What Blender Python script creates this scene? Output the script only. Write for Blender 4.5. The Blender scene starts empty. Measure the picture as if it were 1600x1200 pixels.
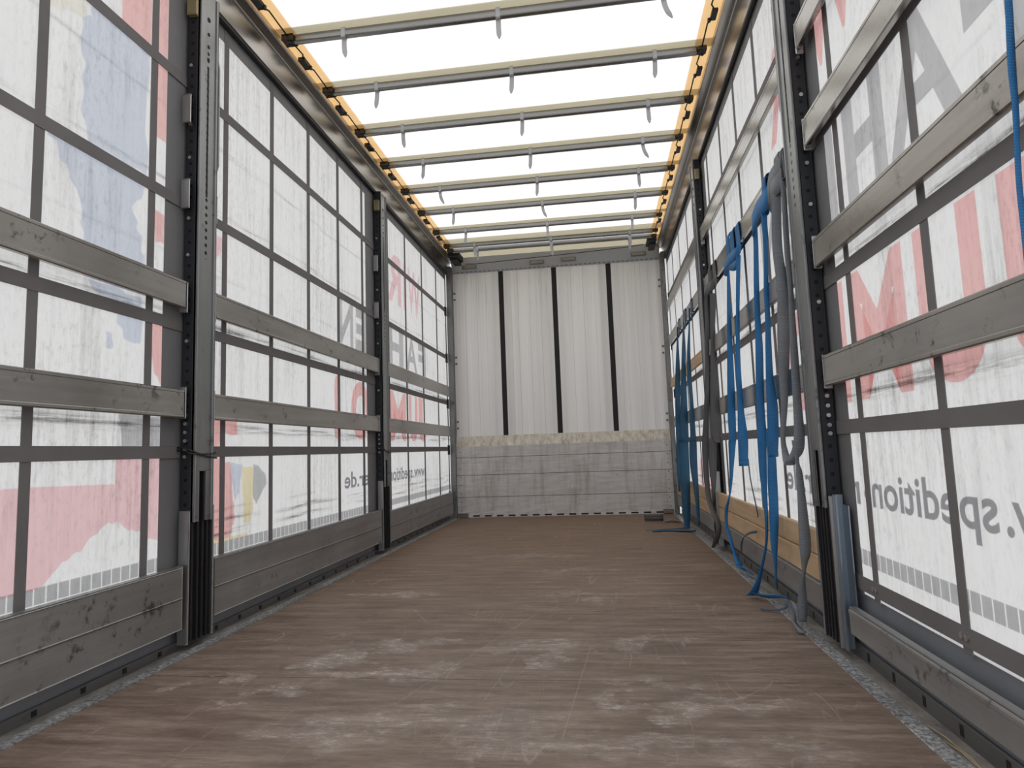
import bpy, bmesh, math, random
from mathutils import Vector, Matrix, Quaternion

# ------------------------------------------------------------------ camera, sky, exposure
S = bpy.context.scene
COL = S.collection
cam_d = bpy.data.cameras.new('camera'); cam = bpy.data.objects.new('camera', cam_d); COL.objects.link(cam)
cam_d.sensor_width = 36.0; cam_d.lens = 999.29 / 1600 * 36.0; cam_d.clip_start = 0.02
_r = Vector((0.99016216, 0.13541838, -0.03522437)); _u = Vector((0.04866622, -0.09726933, 0.99406754)); _f = Vector((-0.13118876, 0.9860023, 0.10290271))
cam.matrix_world = Matrix(((_r.x, _u.x, -_f.x, 0.433), (_r.y, _u.y, -_f.y, 0.0), (_r.z, _u.z, -_f.z, 0.75), (0, 0, 0, 1)))
S.camera = cam
W = bpy.data.worlds.new('overcast_sky'); S.world = W; W.use_nodes = True
nt = W.node_tree; nt.nodes.clear()
_o = nt.nodes.new('ShaderNodeOutputWorld'); _b = nt.nodes.new('ShaderNodeBackground')
_tc = nt.nodes.new('ShaderNodeTexCoord'); _sx = nt.nodes.new('ShaderNodeSeparateXYZ'); _mr = nt.nodes.new('ShaderNodeMapRange'); _cr = nt.nodes.new('ShaderNodeValToRGB')
_mr.inputs[1].default_value = -1.0
nt.links.new(_tc.outputs['Generated'], _sx.inputs[0]); nt.links.new(_sx.outputs[2], _mr.inputs[0]); nt.links.new(_mr.outputs[0], _cr.inputs[0])
e = _cr.color_ramp.elements
e[0].position = 0.0; e[0].color = (.40, .39, .38, 1)
e[1].position = 1.0; e[1].color = (1.0, 1.0, 1.0, 1)
q = e.new(.49); q.color = (.46, .45, .44, 1); q = e.new(.515); q.color = (.86, .88, .92, 1)
nt.links.new(_cr.outputs[0], _b.inputs[0]); nt.links.new(_b.outputs[0], _o.inputs[0])
_b.inputs[1].default_value = 1.6
S.view_settings.view_transform = 'Standard'; S.view_settings.look = 'None'; S.view_settings.gamma = 1.0
S.view_settings.use_curve_mapping = False; S.view_settings.exposure = 0.0
S.cycles.diffuse_bounces = 8; S.cycles.glossy_bounces = 5; S.cycles.max_bounces = 14; S.cycles.transparent_max_bounces = 16

# ------------------------------------------------------------------ materials
def srgb(r, g, b):
    f = lambda c: (c / 255 / 12.92) if c <= 10 else ((c / 255 + .055) / 1.055) ** 2.4
    return (f(r), f(g), f(b), 1)

class NT:
    def __init__(s, name):
        s.m = bpy.data.materials.new(name); s.m.use_nodes = True; s.t = s.m.node_tree; s.t.nodes.clear()
        s.out = s.n('OutputMaterial')
    def n(s, kind, **kw):
        x = s.t.nodes.new('ShaderNode' + kind)
        for k, v in kw.items(): setattr(x, k, v)
        return x
    def put(s, sock, v):
        if isinstance(v, bpy.types.NodeSocket): s.t.links.new(v, sock)
        else: sock.default_value = v
    def math(s, op, a, b=0.0, c=0.0, clamp=False):
        x = s.n('Math', operation=op, use_clamp=clamp)
        for i, v in enumerate((a, b, c)): s.put(x.inputs[i], v)
        return x.outputs[0]
    def coords(s, scale=(1, 1, 1), rnd=False, rot=0.0):
        t = s.n('TexCoord'); v = t.outputs['Object']
        if rnd:
            oi = s.n('ObjectInfo'); c = s.n('CombineXYZ')
            k = s.math('MULTIPLY', oi.outputs['Random'], 37.0)
            for i in range(3): s.put(c.inputs[i], k)
            a = s.n('VectorMath', operation='ADD'); s.put(a.inputs[0], v); s.put(a.inputs[1], c.outputs[0]); v = a.outputs[0]
        mp = s.n('Mapping'); s.put(mp.inputs[0], v); mp.inputs[3].default_value = scale; mp.inputs[2].default_value = (0, 0, rot)
        return mp.outputs[0]
    def noise(s, vec, scale=5.0, detail=4.0, rough=.6, dist=0.0):
        x = s.n('TexNoise'); s.put(x.inputs['Vector'], vec)
        x.inputs['Scale'].default_value = scale; x.inputs['Detail'].default_value = detail; x.inputs['Roughness'].default_value = rough
        x.inputs['Distortion'].default_value = dist
        return x.outputs[0]
    def ramp(s, v, stops):
        x = s.n('ValToRGB'); s.put(x.inputs[0], v); el = x.color_ramp.elements
        for i, (p, c) in enumerate(stops):
            if not isinstance(c, (tuple, list)): c = (c, c, c, 1)
            q = el[i] if i < 2 else el.new(p)
            q.position = p; q.color = c
        return x.outputs[0]
    def mix(s, f, a, b, mode='MIX'):
        x = s.n('MixRGB', blend_type=mode); s.put(x.inputs[0], f); s.put(x.inputs[1], a); s.put(x.inputs[2], b); return x.outputs[0]
    def bump(s, h, d=.002, st=.5):
        x = s.n('Bump'); s.put(x.inputs['Height'], h); x.inputs['Distance'].default_value = d; x.inputs['Strength'].default_value = st; return x.outputs[0]
    def bsdf(s, col, rough=.5, metal=0.0, normal=None, spec=None):
        x = s.n('BsdfPrincipled'); s.put(x.inputs['Base Color'], col); s.put(x.inputs['Roughness'], rough); s.put(x.inputs['Metallic'], metal)
        if normal is not None: s.put(x.inputs['Normal'], normal)
        if spec is not None: x.inputs['Specular IOR Level'].default_value = spec
        return x.outputs[0]
    def done(s, sh): s.t.links.new(sh, s.out.inputs[0]); return s.m

def metal(name, col, rough=.35, streak=(8, .7, 40), var=.35, marks=0.0, metallic=.9, rvar=.12, holes=None, bumpy=True):
    m = NT(name); v = m.coords(streak, True)
    n1 = m.noise(v, 1.6, 6, .65); v2 = m.coords((1, 1, 1), True); n2 = m.noise(v2, 3.2, 5, .6)
    k = m.math('MULTIPLY_ADD', n1, var, 1 - var * .5); k = m.math('MULTIPLY', k, m.math('MULTIPLY_ADD', n2, var, 1 - var * .5))
    c = m.mix(1.0, col, k, 'MULTIPLY')
    if marks:
        n3 = m.noise(m.coords((1, 1, 1), True), 17, 5, .7); n4 = m.noise(m.coords((1, 1, 1), True), 2.3, 3)
        f = m.math('MULTIPLY', m.ramp(n3, [(.57, 0), (.66, 1)]), m.ramp(n4, [(.45, 0), (.57, 1)]))
        c = m.mix(m.math('MULTIPLY', f, marks), c, (.022, .02, .019, 1))
    r = m.math('MULTIPLY_ADD', n2, rvar * 2, rough - rvar, clamp=True)
    if holes:
        t = m.n('TexCoord'); sp = m.n('SeparateXYZ'); m.put(sp.inputs[0], t.outputs['Object'])
        a, b, pitch, rad, z0, z1 = holes
        u = m.math('SUBTRACT', sp.outputs[a], b)
        w = m.math('SUBTRACT', m.math('MODULO', sp.outputs[2], pitch), pitch * .5)
        d = m.math('SQRT', m.math('ADD', m.math('MULTIPLY', u, u), m.math('MULTIPLY', w, w)))
        h = m.math('LESS_THAN', d, rad)
        h = m.math('MULTIPLY', h, m.math('GREATER_THAN', sp.outputs[2], z0)); h = m.math('MULTIPLY', h, m.math('LESS_THAN', sp.outputs[2], z1))
        c = m.mix(h, c, (.006, .006, .007, 1))
    return m.done(m.bsdf(c, r, metallic, m.bump(n1, .0006, .35) if bumpy else None))

def plain(name, col, rough=.6, metallic=0.0, var=.25, scale=9):
    m = NT(name); n = m.noise(m.coords((1, 1, 1), True), scale, 5, .65)
    c = m.mix(1.0, col, m.math('MULTIPLY_ADD', n, var * 2, 1 - var), 'MULTIPLY')
    return m.done(m.bsdf(c, rough, metallic, m.bump(n, .0008, .3)))

def film(name, col, fade=.10):                                   # a thin ink film printed on the outside of a tarpaulin
    m = NT(name); x = m.n('BsdfTransparent'); n = m.noise(m.coords((1, 9, 2)), 3, 4)
    m.put(x.inputs[0], m.mix(m.ramp(n, [(.45, .0), (.8, fade)]), col, (.95, .95, .95, 1)))
    return m.done(x.outputs[0])

def tarp_material(name, base, tr, refl, rubs, roof=False):
    m = NT(name)
    if roof:
        n1 = m.noise(m.coords((.6, 5, 1)), 1.4, 5, .6); n2 = m.noise(m.coords(), 14, 3, .5)
        f = m.math('MULTIPLY', m.ramp(n1, [(.55, 0), (.85, 1)]), .16); f = m.math('ADD', f, m.math('MULTIPLY', m.ramp(n2, [(.72, 0), (.8, 1)]), .25))
    else:
        st = m.noise(m.coords((1, 15, .8)), 1.6, 5, .7)                     # rain streaks running down
        gr = m.noise(m.coords((1, 1.4, .6)), 38, 6, .8)
        bl = m.noise(m.coords((1, 1, 1)), 1.7, 4, .6)
        f = m.math('MULTIPLY', m.ramp(st, [(.46, 0), (.75, 1)]), m.ramp(bl, [(.36, .12), (.66, 1)]))
        f = m.math('MULTIPLY', f, .42)
        f = m.math('ADD', f, m.math('MULTIPLY', m.ramp(gr, [(.50, 0), (.70, 1)]), m.math('MULTIPLY', m.ramp(bl, [(.38, .3), (.64, 1)]), .36)))
        t = m.n('TexCoord'); sp = m.n('SeparateXYZ'); m.put(sp.inputs[0], t.outputs['Object'])
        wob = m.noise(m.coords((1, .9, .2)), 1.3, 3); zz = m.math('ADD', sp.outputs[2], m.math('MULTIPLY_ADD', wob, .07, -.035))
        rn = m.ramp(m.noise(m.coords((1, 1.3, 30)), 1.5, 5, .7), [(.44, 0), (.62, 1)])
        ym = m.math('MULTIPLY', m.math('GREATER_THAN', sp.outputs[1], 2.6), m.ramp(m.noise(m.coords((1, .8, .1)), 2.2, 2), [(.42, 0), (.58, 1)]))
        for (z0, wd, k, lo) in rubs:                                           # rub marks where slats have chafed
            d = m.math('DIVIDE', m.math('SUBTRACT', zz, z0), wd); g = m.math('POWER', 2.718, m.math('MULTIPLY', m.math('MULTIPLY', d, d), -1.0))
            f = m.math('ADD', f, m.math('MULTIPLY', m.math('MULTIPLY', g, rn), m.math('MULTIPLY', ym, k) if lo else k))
    f = m.math('MINIMUM', f, .9)
    c = m.mix(f, base, (.115, .108, .10, 1))
    a = m.n('BsdfTranslucent'); m.put(a.inputs[0], m.mix(1.0, c, (tr, tr, tr, 1), 'MULTIPLY'))
    b = m.n('BsdfDiffuse'); m.put(b.inputs[0], m.mix(1.0, c, (refl, refl, refl, 1), 'MULTIPLY'))
    s = m.n('AddShader'); m.put(s.inputs[0], a.outputs[0]); m.put(s.inputs[1], b.outputs[0])
    return m.done(s.outputs[0])

def floor_material():
    m = NT('worn_brown_phenolic_plywood')
    g1 = m.noise(m.coords((1.3, 9, 1)), 1.9, 9, .78); g2 = m.noise(m.coords((2.5, 90, 1)), 1.2, 4, .7); b1 = m.noise(m.coords(), .8, 5, .6)
    c = m.ramp(g1, [(.36, srgb(76, 64, 56)), (.5, srgb(120, 105, 94)), (.64, srgb(158, 143, 132))])
    c = m.mix(.4, c, m.ramp(b1, [(.35, srgb(110, 93, 80)), (.65, srgb(136, 123, 114))]))
    # the far sheets keep more of their reddish coat, the near ones are greyed by traffic
    t = m.n('TexCoord'); sp = m.n('SeparateXYZ'); m.put(sp.inputs[0], t.outputs['Object'])
    far = m.math('MULTIPLY', m.ramp(m.math('DIVIDE', m.math('ADD', sp.outputs[1], m.math('MULTIPLY', b1, 2.0)), 10.0), [(.35, 0), (.62, 1)]), .6)
    c = m.mix(far, c, m.ramp(g1, [(.32, srgb(104, 78, 57)), (.68, srgb(150, 119, 92))]))
    w = m.math('MULTIPLY', m.ramp(g2, [(.55, 0), (.78, 1)]), m.ramp(b1, [(.45, 0), (.62, 1)]))
    c = m.mix(m.math('MULTIPLY', w, .35), c, srgb(176, 164, 154))
    sc = m.ramp(m.noise(m.coords((1, 2.4, 1)), 15, 9, .9), [(.50, 0), (.64, 1)])
    hf = m.noise(m.coords((1, 5, 1)), 24, 6, .8)
    c = m.mix(.35, c, m.mix(1.0, c, m.ramp(hf, [(.3, .45), (.7, 1.55)]), 'MULTIPLY'))
    for jy in (2.165, 4.65):                                               # joints between the floor sheets
        c = m.mix(m.math('MULTIPLY', m.math('LESS_THAN', m.math('ABSOLUTE', m.math('SUBTRACT', sp.outputs[1], jy)), .0022), .8), c, srgb(52, 42, 36))
    # scuffed patches: x, y, half-width, half-depth, strength
    sp2 = m.noise(m.coords(), 5, 4, .6); dx = m.math('MULTIPLY_ADD', sp2, .5, -.25)
    X = m.math('ADD', sp.outputs[0], dx); Y = m.math('ADD', sp.outputs[1], dx)
    tot = None
    for (x, y, a, b, k) in ((-.72, 3.42, .34, .05, .9), (-.40, 2.52, .16, .10, .9), (-.58, 2.36, .13, .10, 1.0), (-.22, 2.62, .10, .07, .8), (-.38, 2.22, .30, .08, .8), (-.62, 2.05, .12, .06, .9),
                            (-.9, 2.12, .10, .05, 1.0), (-.78, 1.92, .08, .04, .9), (.16, 2.52, .20, .13, .6), (.22, 2.37, .09, .06, .9), (.43, 1.98, .10, .09, .9), (.62, 1.95, .09, .08, .9),
                            (.58, 2.15, .25, .05, .4), (.78, 2.0, .2, .06, .5), (.25, 3.4, .25, .05, .4), (.36, 3.25, .09, .1, .5), (.5, 2.55, .12, .08, .5), (-.05, 1.85, .4, .12, .45), (-.35, 1.75, .25, .1, .5),
                            (.35, 1.72, .5, .08, .4), (-.1, 4.6, .5, .06, .35), (.2, 4.05, .35, .06, .35), (.85, 1.7, .2, .1, .35)):
        u = m.math('DIVIDE', m.math('SUBTRACT', X, x), a); v = m.math('DIVIDE', m.math('SUBTRACT', Y, y), b)
        d = m.math('SUBTRACT', 1.0, m.math('ADD', m.math('MULTIPLY', u, u), m.math('MULTIPLY', v, v)), clamp=True)
        d = m.math('MULTIPLY', d, k); tot = d if tot is None else m.math('MAXIMUM', tot, d)
    f = m.math('MULTIPLY', m.math('POWER', tot, .7), m.math('MULTIPLY_ADD', sc, .88, .12)); f = m.math('MULTIPLY', f, .95)
    c = m.mix(f, c, srgb(226, 219, 214))
    # long scratches: from (x0,y0) to (x1,y1)
    tot = None
    for (x0, y0, x1, y1, wd) in ((-.22, 1.95, .12, 3.05, .0025), (.05, 2.0, .10, 2.5, .002), (-.5, 3.1, -.36, 2.85, .003), (.3, 1.75, .36, 2.5, .002), (-.15, 2.15, 1.1, 2.17, .002), (.0, 2.65, 1.0, 2.62, .002)):
        L = math.hypot(x1 - x0, y1 - y0); ux, uy = (x1 - x0) / L, (y1 - y0) / L
        px = m.math('SUBTRACT', sp.outputs[0], x0); py = m.math('SUBTRACT', sp.outputs[1], y0)
        al = m.math('ADD', m.math('MULTIPLY', px, ux), m.math('MULTIPLY', py, uy)); ac = m.math('ABSOLUTE', m.math('SUBTRACT', m.math('MULTIPLY', px, uy), m.math('MULTIPLY', py, ux)))
        q = m.math('MULTIPLY', m.math('LESS_THAN', ac, wd), m.math('MULTIPLY', m.math('GREATER_THAN', al, 0.0), m.math('LESS_THAN', al, L)))
        tot = q if tot is None else m.math('MAXIMUM', tot, q)
    c = m.mix(m.math('MULTIPLY', tot, m.math('MULTIPLY', m.ramp(g2, [(.42, 0), (.65, 1)]), .45)), c, srgb(196, 186, 176))
    for rot, sc_, st, am in ((.5, (2.2, .35, 1), 2.3, .5), (-.35, (2.6, .3, 1), 2.0, .45), (1.45, (1.8, .5, 1), 2.6, .5), (.1, (.5, 3.5, 1), 2.4, .5)):   # fine drag scratches
        e_ = m.math('ABSOLUTE', m.math('SUBTRACT', m.noise(m.coords(sc_, False, rot), st, 2, .4), .5))
        li = m.math('LESS_THAN', e_, .0028 if sc_[1] < 1 else .004)
        li = m.math('MULTIPLY', li, m.ramp(m.noise(m.coords((1, 1, 1), False, rot), 2.1, 5, .7), [(.52, 0), (.62, 1)]))
        c = m.mix(m.math('MULTIPLY', li, am * .42), c, srgb(192, 182, 172))
    dk = m.ramp(m.noise(m.coords((1, 1.6, 1)), 6.5, 3, .5), [(.70, 0), (.76, 1)])
    c = m.mix(m.math('MULTIPLY', dk, .55), c, srgb(84, 70, 62))
    r = m.math('MULTIPLY_ADD', g1, .25, .42)
    return m.done(m.bsdf(c, r, 0, m.bump(g1, .001, .25), .35))

M = {}
TAR_T = .57
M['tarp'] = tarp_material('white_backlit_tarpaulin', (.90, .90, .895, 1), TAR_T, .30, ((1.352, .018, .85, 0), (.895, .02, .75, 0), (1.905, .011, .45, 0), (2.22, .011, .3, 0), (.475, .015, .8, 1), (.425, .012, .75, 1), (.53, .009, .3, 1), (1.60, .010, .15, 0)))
M['roof'] = tarp_material('translucent_white_roof_tarpaulin', (.93, .915, .885, 1), .74, .42, (), True)
M['hem'] = film('yellowed_hem_film', (.86, .68, .44, 1))
M['pocket'] = film('cream_pocket_film', (.60, .57, .47, 1))
M['red'] = film('faded_red_ink', (.92, .49, .47, 1)); M['pink'] = film('pale_pink_ink', (.94, .60, .63, 1)); M['grey_ink'] = film('grey_ink', (.50, .50, .515, 1))
M['dark_ink'] = film('dark_grey_ink', (.045, .045, .05, 1), .0); M['url'] = film('dark_lettering_ink', (.20, .205, .225, 1), .05); M['blue_ink'] = film('pale_blue_ink', (.66, .72, .84, 1))
M['yellow_ink'] = film('pale_yellow_ink', (.90, .80, .50, 1)); M['block_ink'] = film('grey_block_ink', (.40, .41, .42, 1)); M['cream_ink'] = film('cream_ink', (.93, .90, .80, 1))
def belt_mat():
    m = NT('charcoal_polyester_belt'); n = m.noise(m.coords((1, 60, 60)), 6, 3); n2 = m.noise(m.coords((1, 1, 1)), 4, 3)
    c = m.mix(1.0, (.165, .158, .16, 1), m.math('MULTIPLY_ADD', n2, .5, .75), 'MULTIPLY')
    return m.done(m.bsdf(c, .75, 0, m.bump(n, .001, .4), .3))
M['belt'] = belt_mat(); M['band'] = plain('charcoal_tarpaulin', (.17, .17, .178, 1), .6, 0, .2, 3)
M['slat'] = metal('weathered_grey_aluminium', (.375, .36, .337, 1), .215, (40, .8, 22), .55, .8, .88, .08)
M['board'] = metal('dirty_grey_aluminium_board', (.30, .295, .288, 1), .42, (40, .7, 14), .7, .75, .45, .1)
M['galv'] = metal('galvanised_steel', (.29, .297, .30, 1), .36, (30, 30, 1.2), .45, .5, .85, .08, (1, 0.0, .034, .0085, 1.62, 2.62))
M['black'] = plain('black_coated_steel', (.012, .012, .014, 1), .42)
M['perf'] = metal('dark_perforated_steel', (.030, .032, .038, 1), .45, (20, 20, 2), .4, 0, .5, .05, (0, 0.0, .05, .0075, .2, 2.8))
M['bolt'] = metal('bright_zinc_bolt', (.62, .62, .62, 1), .3, (9, 9, 9), .2)
M['alu'] = metal('bare_aluminium', (.44, .44, .44, 1), .34, (30, 30, 2), .35, .2, .9)
M['bracket'] = metal('blue_grey_galvanised_steel', (.28, .33, .39, 1), .38, (20, 20, 2), .4, .3, .85, .08, (1, 0.0, .07, .008, .0, .6))
M['brass'] = plain('yellow_zinc', (.34, .29, .17, 1), .45, .6)
M['rail'] = metal('anodised_roof_rail', (.46, .435, .405, 1), .25, (6, .4, 6), .3, .0, .97, .06, None, False)
M['rubber'] = plain('black_rubber_seal', (.02, .02, .021, 1), .55)
M['speck'] = None
m = NT('galvanised_checker_strip'); n = m.noise(m.coords(), 75, 4, .7); n2 = m.noise(m.coords((1, .5, 1)), 4, 3)
c = m.ramp(n, [(.36, (.18, .18, .185, 1)), (.50, (.50, .51, .53, 1)), (.62, (.85, .87, .90, 1))]); c = m.mix(m.math('MULTIPLY', m.ramp(n2, [(.45, 0), (.7, 1)]), .5), c, (.14, .12, .10, 1))
M['speck'] = m.done(m.bsdf(c, .42, .6, m.bump(n, .002, .6)))
m = NT('dusty_gutter_dirt'); n = m.noise(m.coords((1, .6, 1)), 11, 6, .7); c = m.ramp(n, [(.3, (.10, .09, .08, 1)), (.6, (.26, .24, .22, 1)), (.8, (.42, .39, .35, 1))]); M['dirt'] = m.done(m.bsdf(c, .9, 0, m.bump(n, .004, .6)))
M['lip'] = metal('dull_slotted_steel_lip', (.20, .20, .20, 1), .45, (20, .8, 20), .5, .6, .7)
M['sill'] = plain('grey_blue_painted_sill', (.20, .21, .23, 1), .5, 0, .25, 4)
m = NT('off_white_lacquered_aluminium'); n = m.noise(m.coords((4.5, 1, .12)), 1.6, 3, .5); n2 = m.noise(m.coords((40, 1, .5)), 1.4, 5, .7); n3 = m.noise(m.coords(), 1.3, 3)
c = m.ramp(n, [(.35, srgb(233, 232, 231)), (.65, srgb(248, 247, 246))])
# grime washed down from the header
t = m.n('TexCoord'); sp = m.n('SeparateXYZ'); m.put(sp.inputs[0], t.outputs['Object'])
top = m.ramp(m.math('DIVIDE', sp.outputs[2], 3.0), [(.6, 0), (.96, 1)])
for lx, lw, lk in ((-1.07, .0025, .35), (-.93, .002, .3), (-.82, .002, .25), (-.44, .0025, .35), (-.30, .002, .35), (-.17, .002, .3), (.19, .002, .3), (.33, .0025, .35), (.46, .002, .2), (.80, .002, .3), (.93, .002, .3), (1.07, .0025, .35)):
    c = m.mix(m.math('MULTIPLY', m.math('LESS_THAN', m.math('ABSOLUTE', m.math('SUBTRACT', sp.outputs[0], lx)), lw), lk), c, (.12, .11, .10, 1))
for lx, lw, lk in ((-.70, .05, .14), (-.56, .045, .22), (.56, .045, .22), (.70, .04, .12), (-.06, .03, .08), (.06, .03, .08)):
    c = m.mix(m.math('MULTIPLY', m.math('LESS_THAN', m.math('ABSOLUTE', m.math('SUBTRACT', sp.outputs[0], lx)), lw), lk), c, (.36, .35, .345, 1))
f = m.math('MULTIPLY', m.math('MULTIPLY', m.ramp(n2, [(.56, 0), (.72, 1)]), top), m.ramp(n3, [(.42, 0), (.6, .85)]))
c = m.mix(f, c, (.13, .115, .10, 1)); M['panel'] = m.done(m.bsdf(c, .42, 0, m.bump(n, .001, .2)))
M['header'] = plain('grey_painted_header', srgb(172, 174, 176), .45, .0, .1, 3)
m = NT('scuffed_bulkhead_board'); n = m.noise(m.coords((1.6, 1, 12)), 2.2, 8, .78); n2 = m.noise(m.coords((9, 1, 1.1)), 1.3, 5, .7); n3 = m.noise(m.coords(), 26, 4, .7); n4 = m.noise(m.coords((1, 1, 7)), 2.4, 5, .75)
c = m.ramp(n, [(.3, srgb(178, 174, 172)), (.7, srgb(216, 213, 212))]); c = m.mix(m.math('MULTIPLY', m.ramp(n2, [(.48, 0), (.72, 1)]), .5), c, srgb(124, 110, 97))
t = m.n('TexCoord'); sp = m.n('SeparateXYZ'); m.put(sp.inputs[0], t.outputs['Object'])
low = m.ramp(sp.outputs[2], [(.05, 1), (.26, 0)])
c = m.mix(m.math('MULTIPLY', m.math('MULTIPLY', m.ramp(n4, [(.5, 0), (.58, 1)]), low), .8), c, srgb(214, 212, 212))
c = m.mix(m.math('MULTIPLY', m.ramp(n3, [(.67, 0), (.72, 1)]), .6), c, srgb(62, 52, 46))
for gz in (.23, .48, .68): c = m.mix(m.math('LESS_THAN', m.math('ABSOLUTE', m.math('SUBTRACT', sp.outputs[2], gz)), .0028), c, srgb(70, 64, 60))
M['kick'] = m.done(m.bsdf(c, .5, .0, m.bump(n, .001, .3)))
m = NT('worn_cream_chamfer'); n = m.noise(m.coords((6, 1, 3)), 3, 6, .75); c = m.ramp(n, [(.3, srgb(150, 140, 126)), (.48, srgb(206, 198, 184)), (.7, srgb(232, 227, 216))]); M['chamfer'] = m.done(m.bsdf(c, .6))
M['slotblack'] = plain('dark_slot', (.010, .009, .009, 1), .7)
M['bow'] = metal('grey_steel_bow', (.25, .25, .245, 1), .28, (.6, 30, 30), .3, 0, .9)
M['tongue'] = plain('pale_grey_plastic', (.42, .43, .45, 1), .4)
M['carriage'] = plain('oily_brown_steel', (.05, .042, .032, 1), .5, .4)
M['wire'] = plain('dark_steel_rod', (.035, .03, .026, 1), .45, .5)
def strap_mat(name, col):
    m = NT(name); w = m.n('TexWave', wave_type='BANDS', bands_direction='Z'); m.put(w.inputs[0], m.coords((1, 1, 1))); w.inputs['Scale'].default_value = 55; w.inputs['Distortion'].default_value = .4
    n = m.noise(m.coords((1, 1, 1)), 7, 4); c = m.mix(1.0, col, m.math('MULTIPLY_ADD', n, .5, .75), 'MULTIPLY'); c = m.mix(m.math('MULTIPLY', w.outputs[1], .25), c, (.004, .008, .015, 1))
    return m.done(m.bsdf(c, .6, 0, m.bump(w.outputs[1], .0012, .5), .4))
M['blue'] = strap_mat('blue_polyester_webbing', (.022, .165, .40, 1)); M['teal'] = strap_mat('faded_blue_webbing', (.03, .115, .21, 1))
M['grey'] = strap_mat('grey_webbing', (.20, .215, .235, 1)); M['greydark'] = strap_mat('dark_grey_webbing', (.115, .113, .115, 1)); M['bluegrey'] = strap_mat('blue_grey_webbing', (.06, .10, .15, 1))
m = NT('new_spruce_board'); v = m.coords((30, .8, 9), True); n = m.noise(v, 1.5, 5, .6, .6); n2 = m.noise(m.coords((1, 1.5, 4), True), 2.5, 3)
c = m.ramp(n, [(.3, srgb(176, 146, 112)), (.7, srgb(214, 186, 150))]); c = m.mix(m.math('MULTIPLY', m.ramp(n2, [(.55, 0), (.75, 1)]), .45), c, srgb(140, 114, 88)); M['wood'] = m.done(m.bsdf(c, .6, 0, m.bump(n, .001, .3)))
M['floor'] = floor_material()
M['reflector'] = plain('amber_grey_lens', (.30, .27, .21, 1), .25)
M['straw'] = plain('dry_straw', (.40, .31, .19, 1), .8)

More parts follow.
